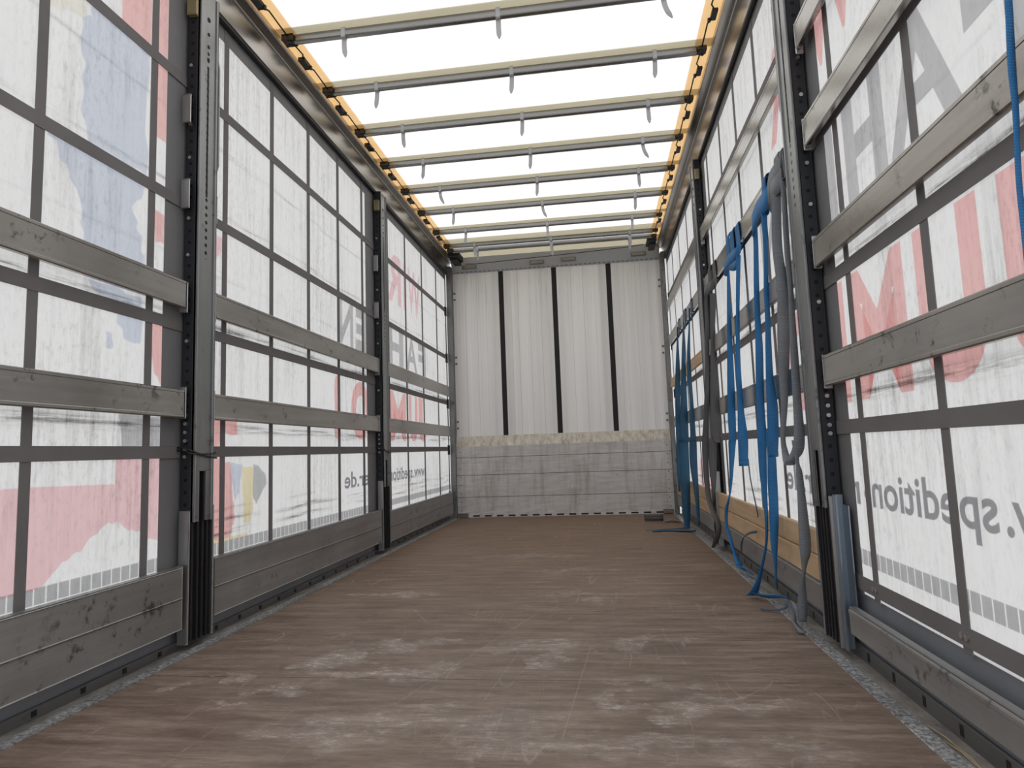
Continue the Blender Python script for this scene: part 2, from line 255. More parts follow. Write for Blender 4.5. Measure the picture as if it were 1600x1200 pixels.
# ------------------------------------------------------------------ mesh helpers
class MB:
    def __init__(s): s.b = bmesh.new()
    def box(s, x0, x1, y0, y1, z0, z1, bev=0.0, seg=2):
        g = bmesh.ops.create_cube(s.b, size=1.0); vs = g['verts']
        for v in vs:
            v.co.x = x0 if v.co.x < 0 else x1; v.co.y = y0 if v.co.y < 0 else y1; v.co.z = z0 if v.co.z < 0 else z1
        if bev:
            es = list({e for v in vs for e in v.link_edges}); bmesh.ops.bevel(s.b, geom=es, offset=bev, segments=seg, affect='EDGES', profile=.5)
        return s
    def poly(s, pts):
        s.b.faces.new([s.b.verts.new(p) for p in pts]); return s
    def prism(s, prof, axis, a, b):                        # profile in the two other axes, swept from a to b
        def P(u, v, w): return {0: (w, u, v), 1: (u, w, v), 2: (u, v, w)}[axis]
        A = [s.b.verts.new(P(u, v, a)) for u, v in prof]; B = [s.b.verts.new(P(u, v, b)) for u, v in prof]; n = len(prof)
        for i in range(n): s.b.faces.new((A[i], A[(i + 1) % n], B[(i + 1) % n], B[i]))
        s.b.faces.new(A[::-1]); s.b.faces.new(B); return s
    def cyl(s, c, axis, r, l, n=12):
        ax = [Vector((1, 0, 0)), Vector((0, 1, 0)), Vector((0, 0, 1))][axis]; u = [Vector((0, 1, 0)), Vector((1, 0, 0)), Vector((1, 0, 0))][axis]; w = ax.cross(u); c = Vector(c)
        A = []; B = []
        for i in range(n):
            t = 2 * math.pi * i / n; d = u * math.cos(t) * r + w * math.sin(t) * r
            A.append(s.b.verts.new(c + d - ax * l / 2)); B.append(s.b.verts.new(c + d * .85 + ax * l / 2))
        for i in range(n): s.b.faces.new((A[i], A[(i + 1) % n], B[(i + 1) % n], B[i]))
        s.b.faces.new(A[::-1]); s.b.faces.new(B); return s
    def tube(s, pts, r, n=8):
        pts = [Vector(p) for p in pts]; rings = []
        up = None
        for i, p in enumerate(pts):
            t = (pts[min(i + 1, len(pts) - 1)] - pts[max(i - 1, 0)]).normalized()
            if up is None: up = Vector((0, 0, 1)) if abs(t.z) < .9 else Vector((1, 0, 0))
            a = t.cross(up).normalized(); b = a.cross(t).normalized(); up = b
            rings.append([s.b.verts.new(p + a * math.cos(2 * math.pi * k / n) * r + b * math.sin(2 * math.pi * k / n) * r) for k in range(n)])
        for A, B in zip(rings, rings[1:]):
            for k in range(n): s.b.faces.new((A[k], A[(k + 1) % n], B[(k + 1) % n], B[k]))
        s.b.faces.new(rings[0][::-1]); s.b.faces.new(rings[-1]); return s
    def ribbon(s, secs, th=.0026, sub=5):                  # secs: (left point, right point) cross-sections of a webbing strap
        secs = [(Vector(a), Vector(b)) for a, b in secs]; P = []
        def cr(p0, p1, p2, p3, t): return .5 * ((2 * p1) + (p2 - p0) * t + (2 * p0 - 5 * p1 + 4 * p2 - p3) * t * t + (3 * p1 - p0 - 3 * p2 + p3) * t ** 3)
        n = len(secs)
        for i in range(n - 1):
            q = [secs[max(i - 1, 0)], secs[i], secs[i + 1], secs[min(i + 2, n - 1)]]
            for k in range(sub): P.append(tuple(cr(q[0][j], q[1][j], q[2][j], q[3][j], k / sub) for j in (0, 1)))
        P.append(secs[-1]); rows = []; pn = None
        for i, (a, b) in enumerate(P):
            a2, b2 = P[min(i + 1, len(P) - 1)]; a1, b1 = P[max(i - 1, 0)]
            nn = (b - a).cross((a2 + b2) - (a1 + b1))
            nn = nn.normalized() if nn.length > 1e-9 else (pn or Vector((0, -1, 0)))
            if pn is not None and nn.dot(pn) < 0: nn = -nn
            pn = nn; h = nn * th / 2
            rows.append([s.b.verts.new(v) for v in (a + h, a.lerp(b, .5) + h, b + h, b - h, a.lerp(b, .5) - h, a - h)])
        for A, B in zip(rows, rows[1:]):
            for k in range(6): s.b.faces.new((A[k], A[(k + 1) % 6], B[(k + 1) % 6], B[k]))
        s.b.faces.new(rows[0][::-1]); s.b.faces.new(rows[-1]); return s
    def merge(s, me): s.b.from_mesh(me); return s
    def bbox_base(s):
        co = [v.co for v in s.b.verts]
        lo = [min(c[i] for c in co) for i in range(3)]; hi = [max(c[i] for c in co) for i in range(3)]
        return Vector(((lo[0] + hi[0]) / 2, (lo[1] + hi[1]) / 2, lo[2]))
    def build(s, name, mat, parent=None, smooth=False, at=None):
        if parent is None and at is None: at = s.bbox_base()
        off = Vector(at) if at is not None else Vector((0, 0, 0))
        if parent is not None and at is None: off = wloc(parent)
        bmesh.ops.translate(s.b, verts=s.b.verts, vec=-off)
        bmesh.ops.recalc_face_normals(s.b, faces=s.b.faces)
        me = bpy.data.meshes.new(name); s.b.to_mesh(me); s.b.free(); me.materials.append(M[mat])
        if smooth:
            for p in me.polygons: p.use_smooth = True
        o = bpy.data.objects.new(name, me); COL.objects.link(o)
        if parent is not None: o.parent = parent
        else: o.location = off
        return o

def wloc(o):
    v = Vector(o.location)
    while o.parent: o = o.parent; v += Vector(o.location)
    return v
def tag(o, label=None, cat=None, group=None, kind=None):
    if label: o['label'] = label
    if cat: o['category'] = cat
    if group: o['group'] = group
    if kind: o['kind'] = kind
    return o
def empty(name, loc, **kw):
    o = bpy.data.objects.new(name, None); o.empty_display_size = .1; o.location = loc; COL.objects.link(o); return tag(o, **kw)

LEN, HALF, TX = 7.34, 1.24, 1.285
Y0 = 0.0

# ------------------------------------------------------------------ setting: floor, roof, end wall
o = MB().box(-1.187, 1.187, Y0, LEN, -.03, 0).build('floor', 'floor', at=(0, 0, 0)); tag(o, 'worn brown plywood cargo floor with white scuffs and scratches', 'floor', kind='structure')

b = MB()
ny, nx = 60, 8
g = [[b.b.verts.new((-1.25 + 2.5 * i / nx, Y0 + 7.27 * j / ny, 3.034 + .0012 * math.sin(j * 1.9) * math.sin(math.pi * i / nx))) for i in range(nx + 1)] for j in range(ny + 1)]
for j in range(ny):
    for i in range(nx): b.b.faces.new((g[j][i], g[j][i + 1], g[j + 1][i + 1], g[j + 1][i]))
roof = b.build('ceiling', 'roof', smooth=True, at=(0, 0, 0)); tag(roof, 'translucent white sliding roof tarpaulin stretched above the steel bows', 'roof', kind='structure')
for sx in (-1, 1):
    MB().box(sx * 1.088, sx * 1.25, Y0, 7.2, 3.0358, 3.036).build('yellowed_hem', 'hem', roof)['label'] = 'yellowed double hem along the roof edge'
BOWS = [2.55, 3.07, 3.585, 4.11, 4.63, 5.155, 5.67, 6.22]
for y in BOWS: MB().box(-1.2, 1.2, y - .05, y + .03, 3.0364, 3.0366).build('bow_pocket', 'pocket', roof)
MB().box(-1.2, 1.2, 6.56, 6.72, 3.0364, 3.0366).build('bow_pocket', 'pocket', roof)
MB().box(-1.2, 1.2, 6.93, 7.27, 3.0364, 3.0366).build('front_hem', 'pocket', roof)

wb = empty('wall_back', (0, LEN, 0)); tag(wb, 'off-white end wall of ribbed aluminium panels above a scuffed grey board', 'end wall', kind='structure')
seams = (-.634, -.004, .629)
edges = (-1.215,) + seams + (1.215,)
for a, c in zip(edges, edges[1:]):
    a2, c2 = a + (.029 if a > -1 else 0), c - (.029 if c < 1 else 0)
    p = MB().box(a2, c2, LEN, LEN + .02, .90, 2.89, .002)
    w = c2 - a2
    for t, d in ((.07, .006), (.22, .004), (.40, .003), (.58, .004), (.76, .004), (.92, .007)):
        p.box(a2 + w * t - .006, a2 + w * t + .006, LEN - d, LEN + .01, .90, 2.89, .0015, 1)
    p.box(a2 + .0, a2 + w * .15, LEN - .005, LEN + .01, .9, 2.89, .002, 1); p.box(c2 - w * .13, c2, LEN - .005, LEN + .01, .9, 2.89, .002, 1)
    p.build('wall_panel', 'panel', wb)
for x in seams:
    MB().box(x - .03, x + .03, LEN + .002, LEN + .02, .90, 2.88).build('panel_joint', 'slotblack', wb)['label'] = 'black rubber joint between the panels'
h = MB().prism([(LEN - .10, 3.035), (LEN + .02, 3.035), (LEN + .02, 2.868), (LEN - .012, 2.868), (LEN - .02, 2.875), (LEN - .05, 2.93), (LEN - .085, 3.0)], 0, -1.215, 1.215).build('header', 'header', wb)
for x, z in ((-1.0, 2.925), (-.192, 2.925), (.177, 2.935), (.978, 2.935)):
    r = MB().box(x - .085, x + .085, LEN - .07, LEN - .05, z - .022, z + .022, .004).build('holder_frame', 'lip', h)
    MB().box(x - .068, x + .068, LEN - .076, LEN - .06, z - .012, z + .012, .003).build('marker_lens', 'reflector', h)
hb = MB()
for i in range(44):
    x = -1.16 + i * .054; hb.box(x, x + .03, LEN - .026, LEN - .01, 2.874, 2.884)
hb.build('rivet_strip', 'lip', wb)
for sx in (-1, 1):
    cp = MB().box(sx * 1.215, sx * 1.262, LEN - .12, LEN + .02, .0, 2.93, .006).build('corner_post', 'lip', wb)
    for z in (2.63, 2.555, 1.862, 1.785, 1.10, 1.025):
        MB().cyl((sx * 1.196, LEN - .006, z), 1, .013, .012).build('bolt', 'lip', wb)
kb = MB()
for z0, z1 in ((.0, .229), (.231, .479), (.481, .679), (.681, .808)): kb.box(-1.216, 1.216, LEN - .05, LEN - .004, z0, z1)
kb.box(-1.216, 1.216, LEN - .0485, LEN - .004, .0, .808); kb = kb.build('kick_board', 'kick', wb); kb['label'] = 'scuffed grey lower board of four wide planks'
MB().prism([(LEN - .0504, .803), (LEN - .004, .803), (LEN - .004, .925), (LEN - .012, .925)], 0, -1.216, 1.216).build('chamfer', 'chamfer', kb)['label'] = 'worn cream sloping top edge'
for i in range(16):
    x = -1.0 + i * .137; MB().box(x - .04, x + .04, LEN - .0525, LEN - .045, .008, .026, .003, 1).build('slot', 'slotblack', kb)
for sx in (-1, 1):
    es = MB()
    for k in range(8): es.cyl((sx * 1.17, LEN - .052, .08 + k * .095), 1, .006, .006, 8)
    es.build('rivet_row', 'slotblack', kb)
    MB().box(sx * 1.09, sx * 1.2, LEN - .09, LEN - .045, .004, .05, .004).build('foot_block', 'lip', kb)

# ------------------------------------------------------------------ setting: the two tarpaulin side walls with their woven belts and prints
def glyph_mesh(text, fit=None, bold=.03):
    cu = bpy.data.curves.new('t', 'FONT'); cu.body = text; cu.offset = bold; cu.resolution_u = 6; cu.fill_mode = 'FRONT'
    ob = bpy.data.objects.new('t', cu); COL.objects.link(ob); bpy.context.view_layer.update()
    me = bpy.data.meshes.new_from_object(ob.evaluated_get(bpy.context.evaluated_depsgraph_get())); bpy.data.objects.remove(ob); bpy.data.curves.remove(cu)
    xs = [v.co.x for v in me.vertices]; ys = [v.co.y for v in me.vertices]
    return me, min(xs), max(xs), min(ys), max(ys)

def side_wall(sx):
    name = 'wall_left' if sx < 0 else 'wall_right'
    z0 = .22 if sx < 0 else .232
    w = MB().box(sx * TX, sx * (TX + .0006), Y0, 7.335, z0, 2.90)
    w.b.faces.ensure_lookup_table()
    keep = max(w.b.faces, key=lambda f: -abs(f.calc_center_median().x - sx * TX) + f.calc_area() * 10)
    bmesh.ops.delete(w.b, geom=[f for f in w.b.faces if f is not keep], context='FACES')
    o = w.build(name, 'tarp', at=(sx * TX, 0, 0))
    tag(o, 'backlit white tarpaulin wall without straps, with dark belts and pink and blue prints' if sx < 0 else 'backlit white tarpaulin wall behind hanging straps, with big mirrored red and grey letters', 'tarpaulin', kind='structure')
    vs = (1.2, 1.715, 2.23, 2.73, 3.165, 3.61, 4.06, 4.51, 5.10, 5.60, 6.16, 6.74, 7.17) if sx < 0 else (1.2, 1.702, 2.203, 2.70, 3.115, 3.575, 4.01, 4.47, 5.07, 5.58, 6.12, 6.66, 7.13)
    for y in vs: MB().box(sx * (TX - .004), sx * (TX - .0015), y - .019, y + .019, z0, 2.90).build('vertical_belt', 'belt', o)
    for z in (2.393, 1.843, 1.315, .79, .272):
        b_ = MB().box(sx * (TX - .0065), sx * (TX - .0042), Y0, 7.2, z - .024, z + .024).build('horizontal_belt', 'belt', o)
        MB().box(sx * (TX - .014), sx * (TX - .0066), 7.12, 7.16, z - .06, z + .035, .006).build('belt_hook', 'black', b_)
    for y in vs:
        for d in (-.01, .012): MB().cyl((sx * (TX - .0085), y + d, .272), 0, .008, .006, 10).build('rivet', 'bolt', o)
    lay = [0]
    def sheet(nm, polys, mat, lab=None):
        lay[0] += 1; x = sx * (TX + .0004 + .00012 * lay[0]); b = MB()
        for p in polys: b.poly([(x, y, z) for y, z in p])
        q = b.build(nm, mat, o)
        if lab: q['label'] = lab
    def rect(y0, y1, z0, z1): return [(y0, z0), (y1, z0), (y1, z1), (y0, z1)]
    # dark tarpaulin bands behind every post; top band's colour also carries rail shade
    bands = [rect(2.31, 2.60, z0, 2.90), rect(4.585, 4.95, z0, 2.90)]
    for bd in bands:
        (ya, za), (yb, _), (_, zb), _ = bd
        MB().box(sx * (TX - .0012), sx * (TX - .0004), ya, yb, za, zb).build('dark_band', 'band', o)['label'] = 'dark grey tarpaulin band behind a post'
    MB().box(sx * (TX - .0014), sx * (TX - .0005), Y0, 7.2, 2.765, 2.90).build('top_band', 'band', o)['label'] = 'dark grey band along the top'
    def word(nm, letters, z0, z1, mat, bold=.035):
        lay[0] += 1; x = sx * (TX + .0004 + .00012 * lay[0]); b = MB()
        for ch, a, c in letters:
            me, u0, u1, v0, v1 = glyph_mesh(ch, bold={'M': .022, 'A': .024, 'R': .03, 'B': .03, 'W': .02, 'N': .03}.get(ch, bold))
            for v in me.vertices:
                t = (v.co.x - u0) / (u1 - u0); s_ = (v.co.y - v0) / (v1 - v0)
                v.co = (x, a + (c - a) * t, z0 + (z1 - z0) * s_)
            b.merge(me); bpy.data.meshes.remove(me)
        b.build(nm, mat, o)
    if sx > 0:
        word('printed_word', [('J', 1.16, 1.41), ('U', 1.485, 1.775), ('M', 1.84, 2.20), ('B', 2.27, 2.54), ('O', 2.62, 2.93), ('!', 3.02, 3.10)], .872, 1.285, 'red', .05)
        word('printed_word', [('F', 1.22, 1.46), ('A', 1.485, 1.845), ('H', 1.86, 2.15), ('R', 2.24, 2.52), ('E', 2.66, 2.88), ('N', 2.96, 3.24)], 1.50, 1.83, 'grey_ink', .05)
        word('printed_word', [('W', 1.92, 2.42), ('I', 2.50, 2.57), ('R', 2.66, 2.95)], 2.07, 2.48, 'red', .05)
    else:
        word('printed_word', [('J', 6.22, 5.97), ('U', 5.93, 5.66), ('M', 5.56, 5.12), ('B', 5.05, 4.72), ('O', 4.64, 4.28), ('!', 4.08, 3.99)], .865, 1.285, 'red', .05)
        word('printed_word', [('F', 6.26, 6.00), ('A', 5.95, 5.60), ('H', 5.52, 5.08), ('R', 5.0, 4.7), ('E', 4.60, 4.38), ('N', 4.33, 4.07)], 1.515, 1.83, 'grey_ink', .05)
        word('printed_word', [('W', 6.10, 5.68), ('I', 5.62, 5.55), ('R', 5.48, 5.10)], 2.06, 2.50, 'pink', .05)
    # web address, read from the street side
    lay[0] += 1; x = sx * (TX + .0004 + .00012 * lay[0]); b = MB()
    for txt, ya, yb in (('www.', 1.12, 1.505), ('spedition-', 1.53, 2.24), ('meyer.de', 2.275, 3.11)):
        me, u0, u1, v0, v1 = glyph_mesh(txt, bold=.018)
        for v in me.vertices:
            yy = ya + (yb - ya) * (v.co.x - u0) / (u1 - u0)
            v.co = (x, yy if sx > 0 else 7.262 - yy, .535 + v.co.y * .152)
        b.merge(me); bpy.data.meshes.remove(me)
    b.build('web_address', 'url', o)
    sheet('printed_block_row', [rect(1.1 + i * .0445, 1.1 + i * .0445 + .0395, .336, .386) for i in range(138)], 'block_ink')
    rnd = random.Random(4)
    def rag(pts, n=5, amp=.012):
        out = []
        for i, (a, c) in enumerate(pts):
            a2, c2 = pts[(i + 1) % len(pts)]; out.append((a, c))
            for k in range(1, n): out.append((a + (a2 - a) * k / n + rnd.uniform(-amp, amp), c + (c2 - c) * k / n + rnd.uniform(-amp, amp)))
        return out
    if sx < 0:
        # ragged-edged coloured print areas of the rear and middle bays
        sheet('printed_area', [[(1.2, .69), (1.73, .69), (2.08, .68), (2.08, .79), (2.32, .79), (2.32, .45)] + rag([(2.25, .47), (2.21, .50), (2.15, .51), (2.10, .55), (2.04, .54), (1.98, .51), (1.95, .48), (1.90, .46), (1.87, .45), (1.83, .42), (1.80, .39), (1.76, .38)], 3, .008)[:-2] + [(1.2, .38)]], 'pink', 'pale pink printed area')
        sheet('printed_area', [rag([(1.875, 2.28), (1.91, 2.38), (2.20, 2.38), (2.20, 1.87), (1.92, 1.86), (1.88, 2.0)], 6, .014)], 'blue_ink', 'pale blue printed area')
        sheet('printed_area', [rag([(1.75, 1.84), (2.19, 1.82), (2.13, 1.70), (2.19, 1.62), (2.19, 1.50), (1.90, 1.50), (1.88, 1.66), (1.80, 1.75)], 5, .014)], 'blue_ink', 'pale blue printed area')
        sheet('printed_area', [rag([(1.93, 1.385), (2.19, 1.385), (2.19, 1.20), (2.10, 1.21), (2.07, 1.29), (1.97, 1.335)], 4, .012), rag([(2.02, 1.22), (2.05, 1.22), (2.05, 1.16), (2.02, 1.16)], 3, .006)], 'blue_ink', 'pale blue printed area')
        sheet('printed_area', [rag([(1.73, 2.25), (1.88, 2.30), (1.88, 2.8), (1.6, 2.8)], 4, .012)], 'cream_ink')
        sheet('printed_area', [rect(2.22, 2.31, 2.06, 2.76), rag([(2.235, 1.75), (2.31, 1.75), (2.31, 1.63), (2.26, 1.62)], 3, .008), rag([(2.24, 1.30), (2.31, 1.30), (2.31, 1.06), (2.27, 1.10)], 4, .01), [(2.05, 2.42), (2.21, 2.42), (2.21, 2.76), (2.05, 2.76)]], 'red', 'faded red printed strip')
        sheet('printed_area', [rag([(2.09, .93), (2.31, .93), (2.31, .81), (2.11, .81)], 3, .008)], 'grey_ink')
        sheet('printed_area', [rag([(2.62, .77), (2.74, .75), (2.80, .73), (2.82, .60), (2.84, .48), (2.80, .40), (2.62, .40)], 4, .01), rag([(2.62, .98), (2.84, .98), (2.86, .87), (2.74, .88), (2.70, .80), (2.62, .80)], 3, .008)], 'red', 'faded red printed patch')
        sheet('printed_area', [rag([(2.80, .74), (2.90, .73), (2.88, .62), (2.84, .55), (2.82, .64)], 3, .006)], 'blue_ink')
        sheet('printed_area', [rag([(2.90, .72), (3.0, .71), (3.0, .50), (2.96, .44), (2.91, .45)], 3, .006), [(2.62, .40), (2.95, .40), (2.95, .385), (2.62, .385)]], 'yellow_ink', 'pale yellow printed patch')
        sheet('printed_area', [rag([(3.0, .73), (3.06, .71), (3.11, .68), (3.13, .63), (3.08, .58), (3.03, .53), (3.0, .56)], 3, .006)], 'grey_ink')
        sheet('printed_area', [rag([(2.64, 1.80), (2.71, 1.79), (2.71, 1.72), (2.64, 1.66)], 3, .008)], 'pink')
    else:
        sheet('printed_area', [[(4.62, .80), (5.3, .80), (5.3, .40), (4.62, .40)], [(5.3, .62), (5.7, .62), (5.7, .40), (5.3, .40)]], 'pink', 'pale pink printed area')
        sheet('printed_area', [rect(2.62, 2.66, .25, .36)], 'grey_ink')
    return o
def spread(o, k):                                        # the print and belts keep their grid, scaled about the eye height
    for c in [o] + list(o.children_recursive):
        for v in c.data.vertices: v.co.y *= k; v.co.z = .75 + (v.co.z - .75) * k if c is not o else v.co.z
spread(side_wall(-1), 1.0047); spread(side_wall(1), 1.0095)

# ------------------------------------------------------------------ roof rails, floor edge rails, sills
NSW, WSW = 'the wall without straps', 'the wall with straps'
for sx, nm in ((-1, 'left'), (1, 'right')):
    t = empty('roof_rail', (sx * 1.25, LEN / 2, 2.84), label='long grey metal roof rail above ' + (NSW if sx < 0 else WSW), cat='rail', group='roof rails along the sides')
    prof = [(1.268, 2.868), (1.236, 2.990), (1.232, 2.994), (1.222, 2.994), (1.220, 2.998), (1.210, 2.998), (1.208, 2.994), (1.184, 2.994), (1.178, 3.0), (1.176, 3.024), (1.33, 3.024), (1.33, 2.868)]
    MB().prism([(sx * u, v) for u, v in prof], 1, Y0, LEN - .02).build('rail_profile', 'rail', t)
    MB().box(sx * 1.258, sx * 1.277, Y0, 7.24, 2.845, 2.868, .004).build('rubber_seal', 'rubber', t)['label'] = 'black seal along the lower edge'
    t = empty('floor_rail', (sx * 1.21, LEN / 2, 0), label='metal edge rail with speckled strip along the floor under ' + (NSW if sx < 0 else WSW), cat='rail', group='edge rails along the floor')
    MB().box(sx * 1.187, sx * 1.234, Y0, LEN - .06, -.03, .0025, .001, 1).build('checker_strip', 'speck', t)['label'] = 'speckled bright galvanised strip'
    MB().box(sx * 1.234, sx * 1.295, Y0, LEN - .06, -.03, -.002).build('gutter', 'dirt', t)['label'] = 'brown dusty gutter'
    xl, zl = (1.284, .034) if sx < 0 else (1.284, .046)
    lip = MB().box(sx * xl, sx * (xl + .006), Y0, LEN - .06, -.004, zl, .0015, 1).build('slotted_lip', 'lip', t)
    for i in range(34):
        y = 1.05 + i * .185; MB().box(sx * (xl - .0012), sx * (xl + .002), y - .009, y + .009, .008, zl - .009, .001, 1).build('slot', 'slotblack', lip)
    MB().box(sx * 1.296, sx * 1.312, Y0, LEN + .02, -.12, .228, .003, 1).build('outer_sill', 'sill', t)['label'] = 'grey blue painted sill behind the boards'

# ------------------------------------------------------------------ posts
def post(sx, yc, lab, bracket=False):
    s = lambda x: sx * x
    t = empty('stake_post', (s(1.25), yc, .0), label=lab, cat='post', group='sliding stake posts between the bays')
    c = MB(); z1 = 2.86
    c.box(s(1.222), s(1.227), yc - .066, yc + .066, .71, z1, .0012, 1)
    for a in (-1, 1):
        c.box(s(1.222), s(1.227), yc + a * .066, yc + a * .024, .505, .712, .0012, 1)
        c.box(s(1.217), s(1.226), yc + a * .066, yc + a * .056, .505, z1, .002, 1)
    ch = c.build('channel_face', 'galv', t)
    MB().box(s(1.2208), s(1.2225), yc - .005, yc + .005, 1.9, 2.5).build('long_slot', 'slotblack', ch)
    for z in (2.73, 2.66, 2.60, 2.54): MB().cyl((s(1.2212), yc, z), 0, .009 if z < 2.7 else .012, .003, 10).build('hole', 'slotblack', ch)
    for a in (-1, 1): MB().cyl((s(1.2205), yc + a * .045, .522), 0, .007, .006, 10).build('rivet', 'lip', ch)
    col = MB(); col.box(s(1.240), s(1.270), yc - .062, yc + .062, .03, 1.0, .003, 1)
    for a in (-.05, -.012, .02, .052): col.box(s(1.233), s(1.243), yc + a - .006, yc + a + .006, .03, .74, .002, 1)
    col.build('inner_column', 'black', t)
    for a in (-1, 1):
        sp = MB().box(s(1.2275), s(1.272), yc + a * .066, yc + a * .071, .03, z1, .001, 1).build('side_plate', 'perf', t)
        if a < 0:
            for z in (.77, .80, .835, .87, .905, .94, 1.25, 1.62, 1.78, 2.05, 2.20, 2.47):
                MB().cyl((s(1.252), yc - .0745, z), 1, .0075, .008, 10).build('bolt', 'bolt', sp)
    for a, z1_ in ((-1, .55), (1, .56)):
        MB().box(s(1.226), s(1.262), yc + a * .082 - .006, yc + a * .082 + .006, .03, z1_, .002, 1).build('guide_strip', 'alu', t)
    zs = (2.26, 1.88, 1.43, .99)
    for z in zs:
        for a in (-1, 1):
            MB().box(s(1.238), s(1.268), yc + a * .0995 - .003, yc + a * .0995 + .003, z - .062, z + .062, .003, 1).build('slat_pocket', 'alu', t)
    MB().box(s(1.228), s(1.262), yc - .092, yc - .0745, 2.70, 2.78, .004).build('latch', 'brass', t)
    MB().tube([(s(1.228), yc + .0755, 2.05), (s(1.224), yc + .083, 2.08), (s(1.224), yc + .083, 2.55), (s(1.228), yc + .0755, 2.58)], .006).build('lever_rod', 'galv', t)
    if bracket:
        b = MB(); b.prism([(s(1.236), yc - .118), (s(1.241), yc - .118), (s(1.241), yc - .095), (s(1.268), yc - .095), (s(1.268), yc - .090), (s(1.236), yc - .090)], 2, .03, .555)
        b.prism([(s(1.264), yc - .15), (s(1.268), yc - .15), (s(1.268), yc - .092), (s(1.264), yc - .092)], 2, .12, .52)
        b.build('guide_bracket', 'bracket', t)['label'] = 'blue grey perforated angle bracket'
    return t
post(-1, 2.505, 'tall wide galvanised post on the wall without straps, away from the end wall')
post(-1, 4.852, 'slender galvanised post on the wall without straps, closer to the end wall')
post(1, 2.505, 'tall galvanised post with a blue grey bracket at its foot, beside the grey strap', True)
post(1, 4.80, 'galvanised post standing behind the dark grey hanging strap')

for nm, yc in (('black cord tied round the wide post on the wall without straps', 2.505), ('black cord tied round the slender post closer to the end wall', 4.852)):
    p = []
    for i in range(40):
        t = i / 40 * 2 * math.pi
        p.append((-1.246 + .035 * max(-1, min(1, 1.5 * math.cos(t))), yc + .088 * max(-1, min(1, 1.25 * math.sin(t))), .785 - .02 * math.sin(t) - .012 * math.cos(t)))
    k = MB().tube(p + [p[0]], .0035, 6); p2 = [(x, y, z + .006 + .018 * (y - yc) / .09) for x, y, z in p]; k.tube(p2 + [p2[0]], .0035, 6)
    tag(k.build('cord', 'black', smooth=True), nm, 'cord', 'cords tied round posts')

# ------------------------------------------------------------------ slats and side boards
BAYS = [(.06, 2.398), (2.612, 4.745), (4.958, 7.13)]
BAYS_R = [(.06, 2.398), (2.612, 4.693), (4.908, 7.15)]
BN = ('before both posts', 'between the posts', 'against the end wall')
NS, WS = 'the wall without straps', 'the wall with straps'
def slat(sx, y0, y1, z0, z1, lab, mat='slat', group=None):
    x0, x1 = (1.236, 1.257)
    b = MB().prism([(sx * u, v) for u, v in ((x0 + .003, z0), (x0, z0 + .004), (x0, z0 + .012), (x0 + .0015, z0 + .014), (x0 + .0015, z1 - .014), (x0, z1 - .012), (x0, z1 - .003), (x0 + .003, z1), (x1 - .003, z1), (x1, z1 - .003), (x1, z0 + .003), (x1 - .003, z0))], 1, y0, y1)
    nm = 'side_plank' if mat != 'wood' else 'wooden_board'
    return tag(b.build(nm, mat), lab, 'slat' if mat != 'wood' else 'board', group)
for i, (a, c) in enumerate(BAYS):
    slat(-1, a, c, 1.383, 1.498, 'upper of two grey metal slats on %s, %s' % (NS, BN[i]), group='slats on the wall without straps')
    slat(-1, a, c, .928, 1.043, 'lower of two grey metal slats on %s, %s' % (NS, BN[i]), group='slats on the wall without straps')
    b = MB(); z0, z1 = (.095, .33) if i < 2 else (.07, .30)
    mid = (z0 + z1) / 2
    for q0, q1 in ((z0, mid - .0015), (mid + .0015, z1)): b.box(-1.232, -1.258, a, c, q0, q1, .003, 1)
    b.box(-1.2335, -1.256, a, c, mid - .003, mid + .003)
    o = b.build('side_board', 'board'); tag(o, 'broad dirty grey board at the foot of %s, %s' % (NS, BN[i]), 'board', 'broad boards at the foot of the wall without straps')
    MB().box(-1.2325, -1.2575, a, c, z1, z1 + .006, .002, 1).build('top_edge', 'alu', o)
RZ = ((2.215, 2.315, 'top'), (1.828, 1.932, 'second'), (1.37, 1.475, 'third'), (.937, 1.048, 'lowest'))
for i, (a, c) in enumerate(BAYS_R):
    for z0, z1, nm in RZ:
        if i == 2 and nm == 'third':
            slat(1, a, c, z0, z1 - .01, 'short light brown wooden slat behind the faded blue strap', 'wood')
        else:
            slat(1, a, c, z0, z1, '%s grey metal slat, counted downward, on %s, %s' % (nm, WS, BN[i]), group='slats on the wall with straps')
    z0, z1 = ((.098, .182), (.10, .205), (.10, .205))[i]
    c2 = c if i else 2.35
    b = MB().box(1.236, 1.262, a, c2, z0, z1, .003, 1).box(1.234, 1.237, a, c2, z1 - .016, z1 - .004, .001, 1)
    o = tag(b.build('side_board', 'board'), 'low dark grey board at the foot of %s, %s' % (WS, BN[i]), 'board', 'low boards at the foot of the wall with straps')
    MB().box(1.237, 1.2615, a, c2, z1, z1 + .006, .002, 1).build('top_edge', 'lip', o)
    if i:
        for z0, z1, nm in ((.207, .305, 'lower'), (.307, .405, 'upper')):
            o = MB().box(1.238, 1.262, a, c, z0 + .005, z1, .003, 1).build('wooden_board', 'wood')
            tag(o, '%s of two light brown wooden boards on %s, %s' % (nm, WS, BN[i]), 'board', 'wooden boards on the wall with straps')

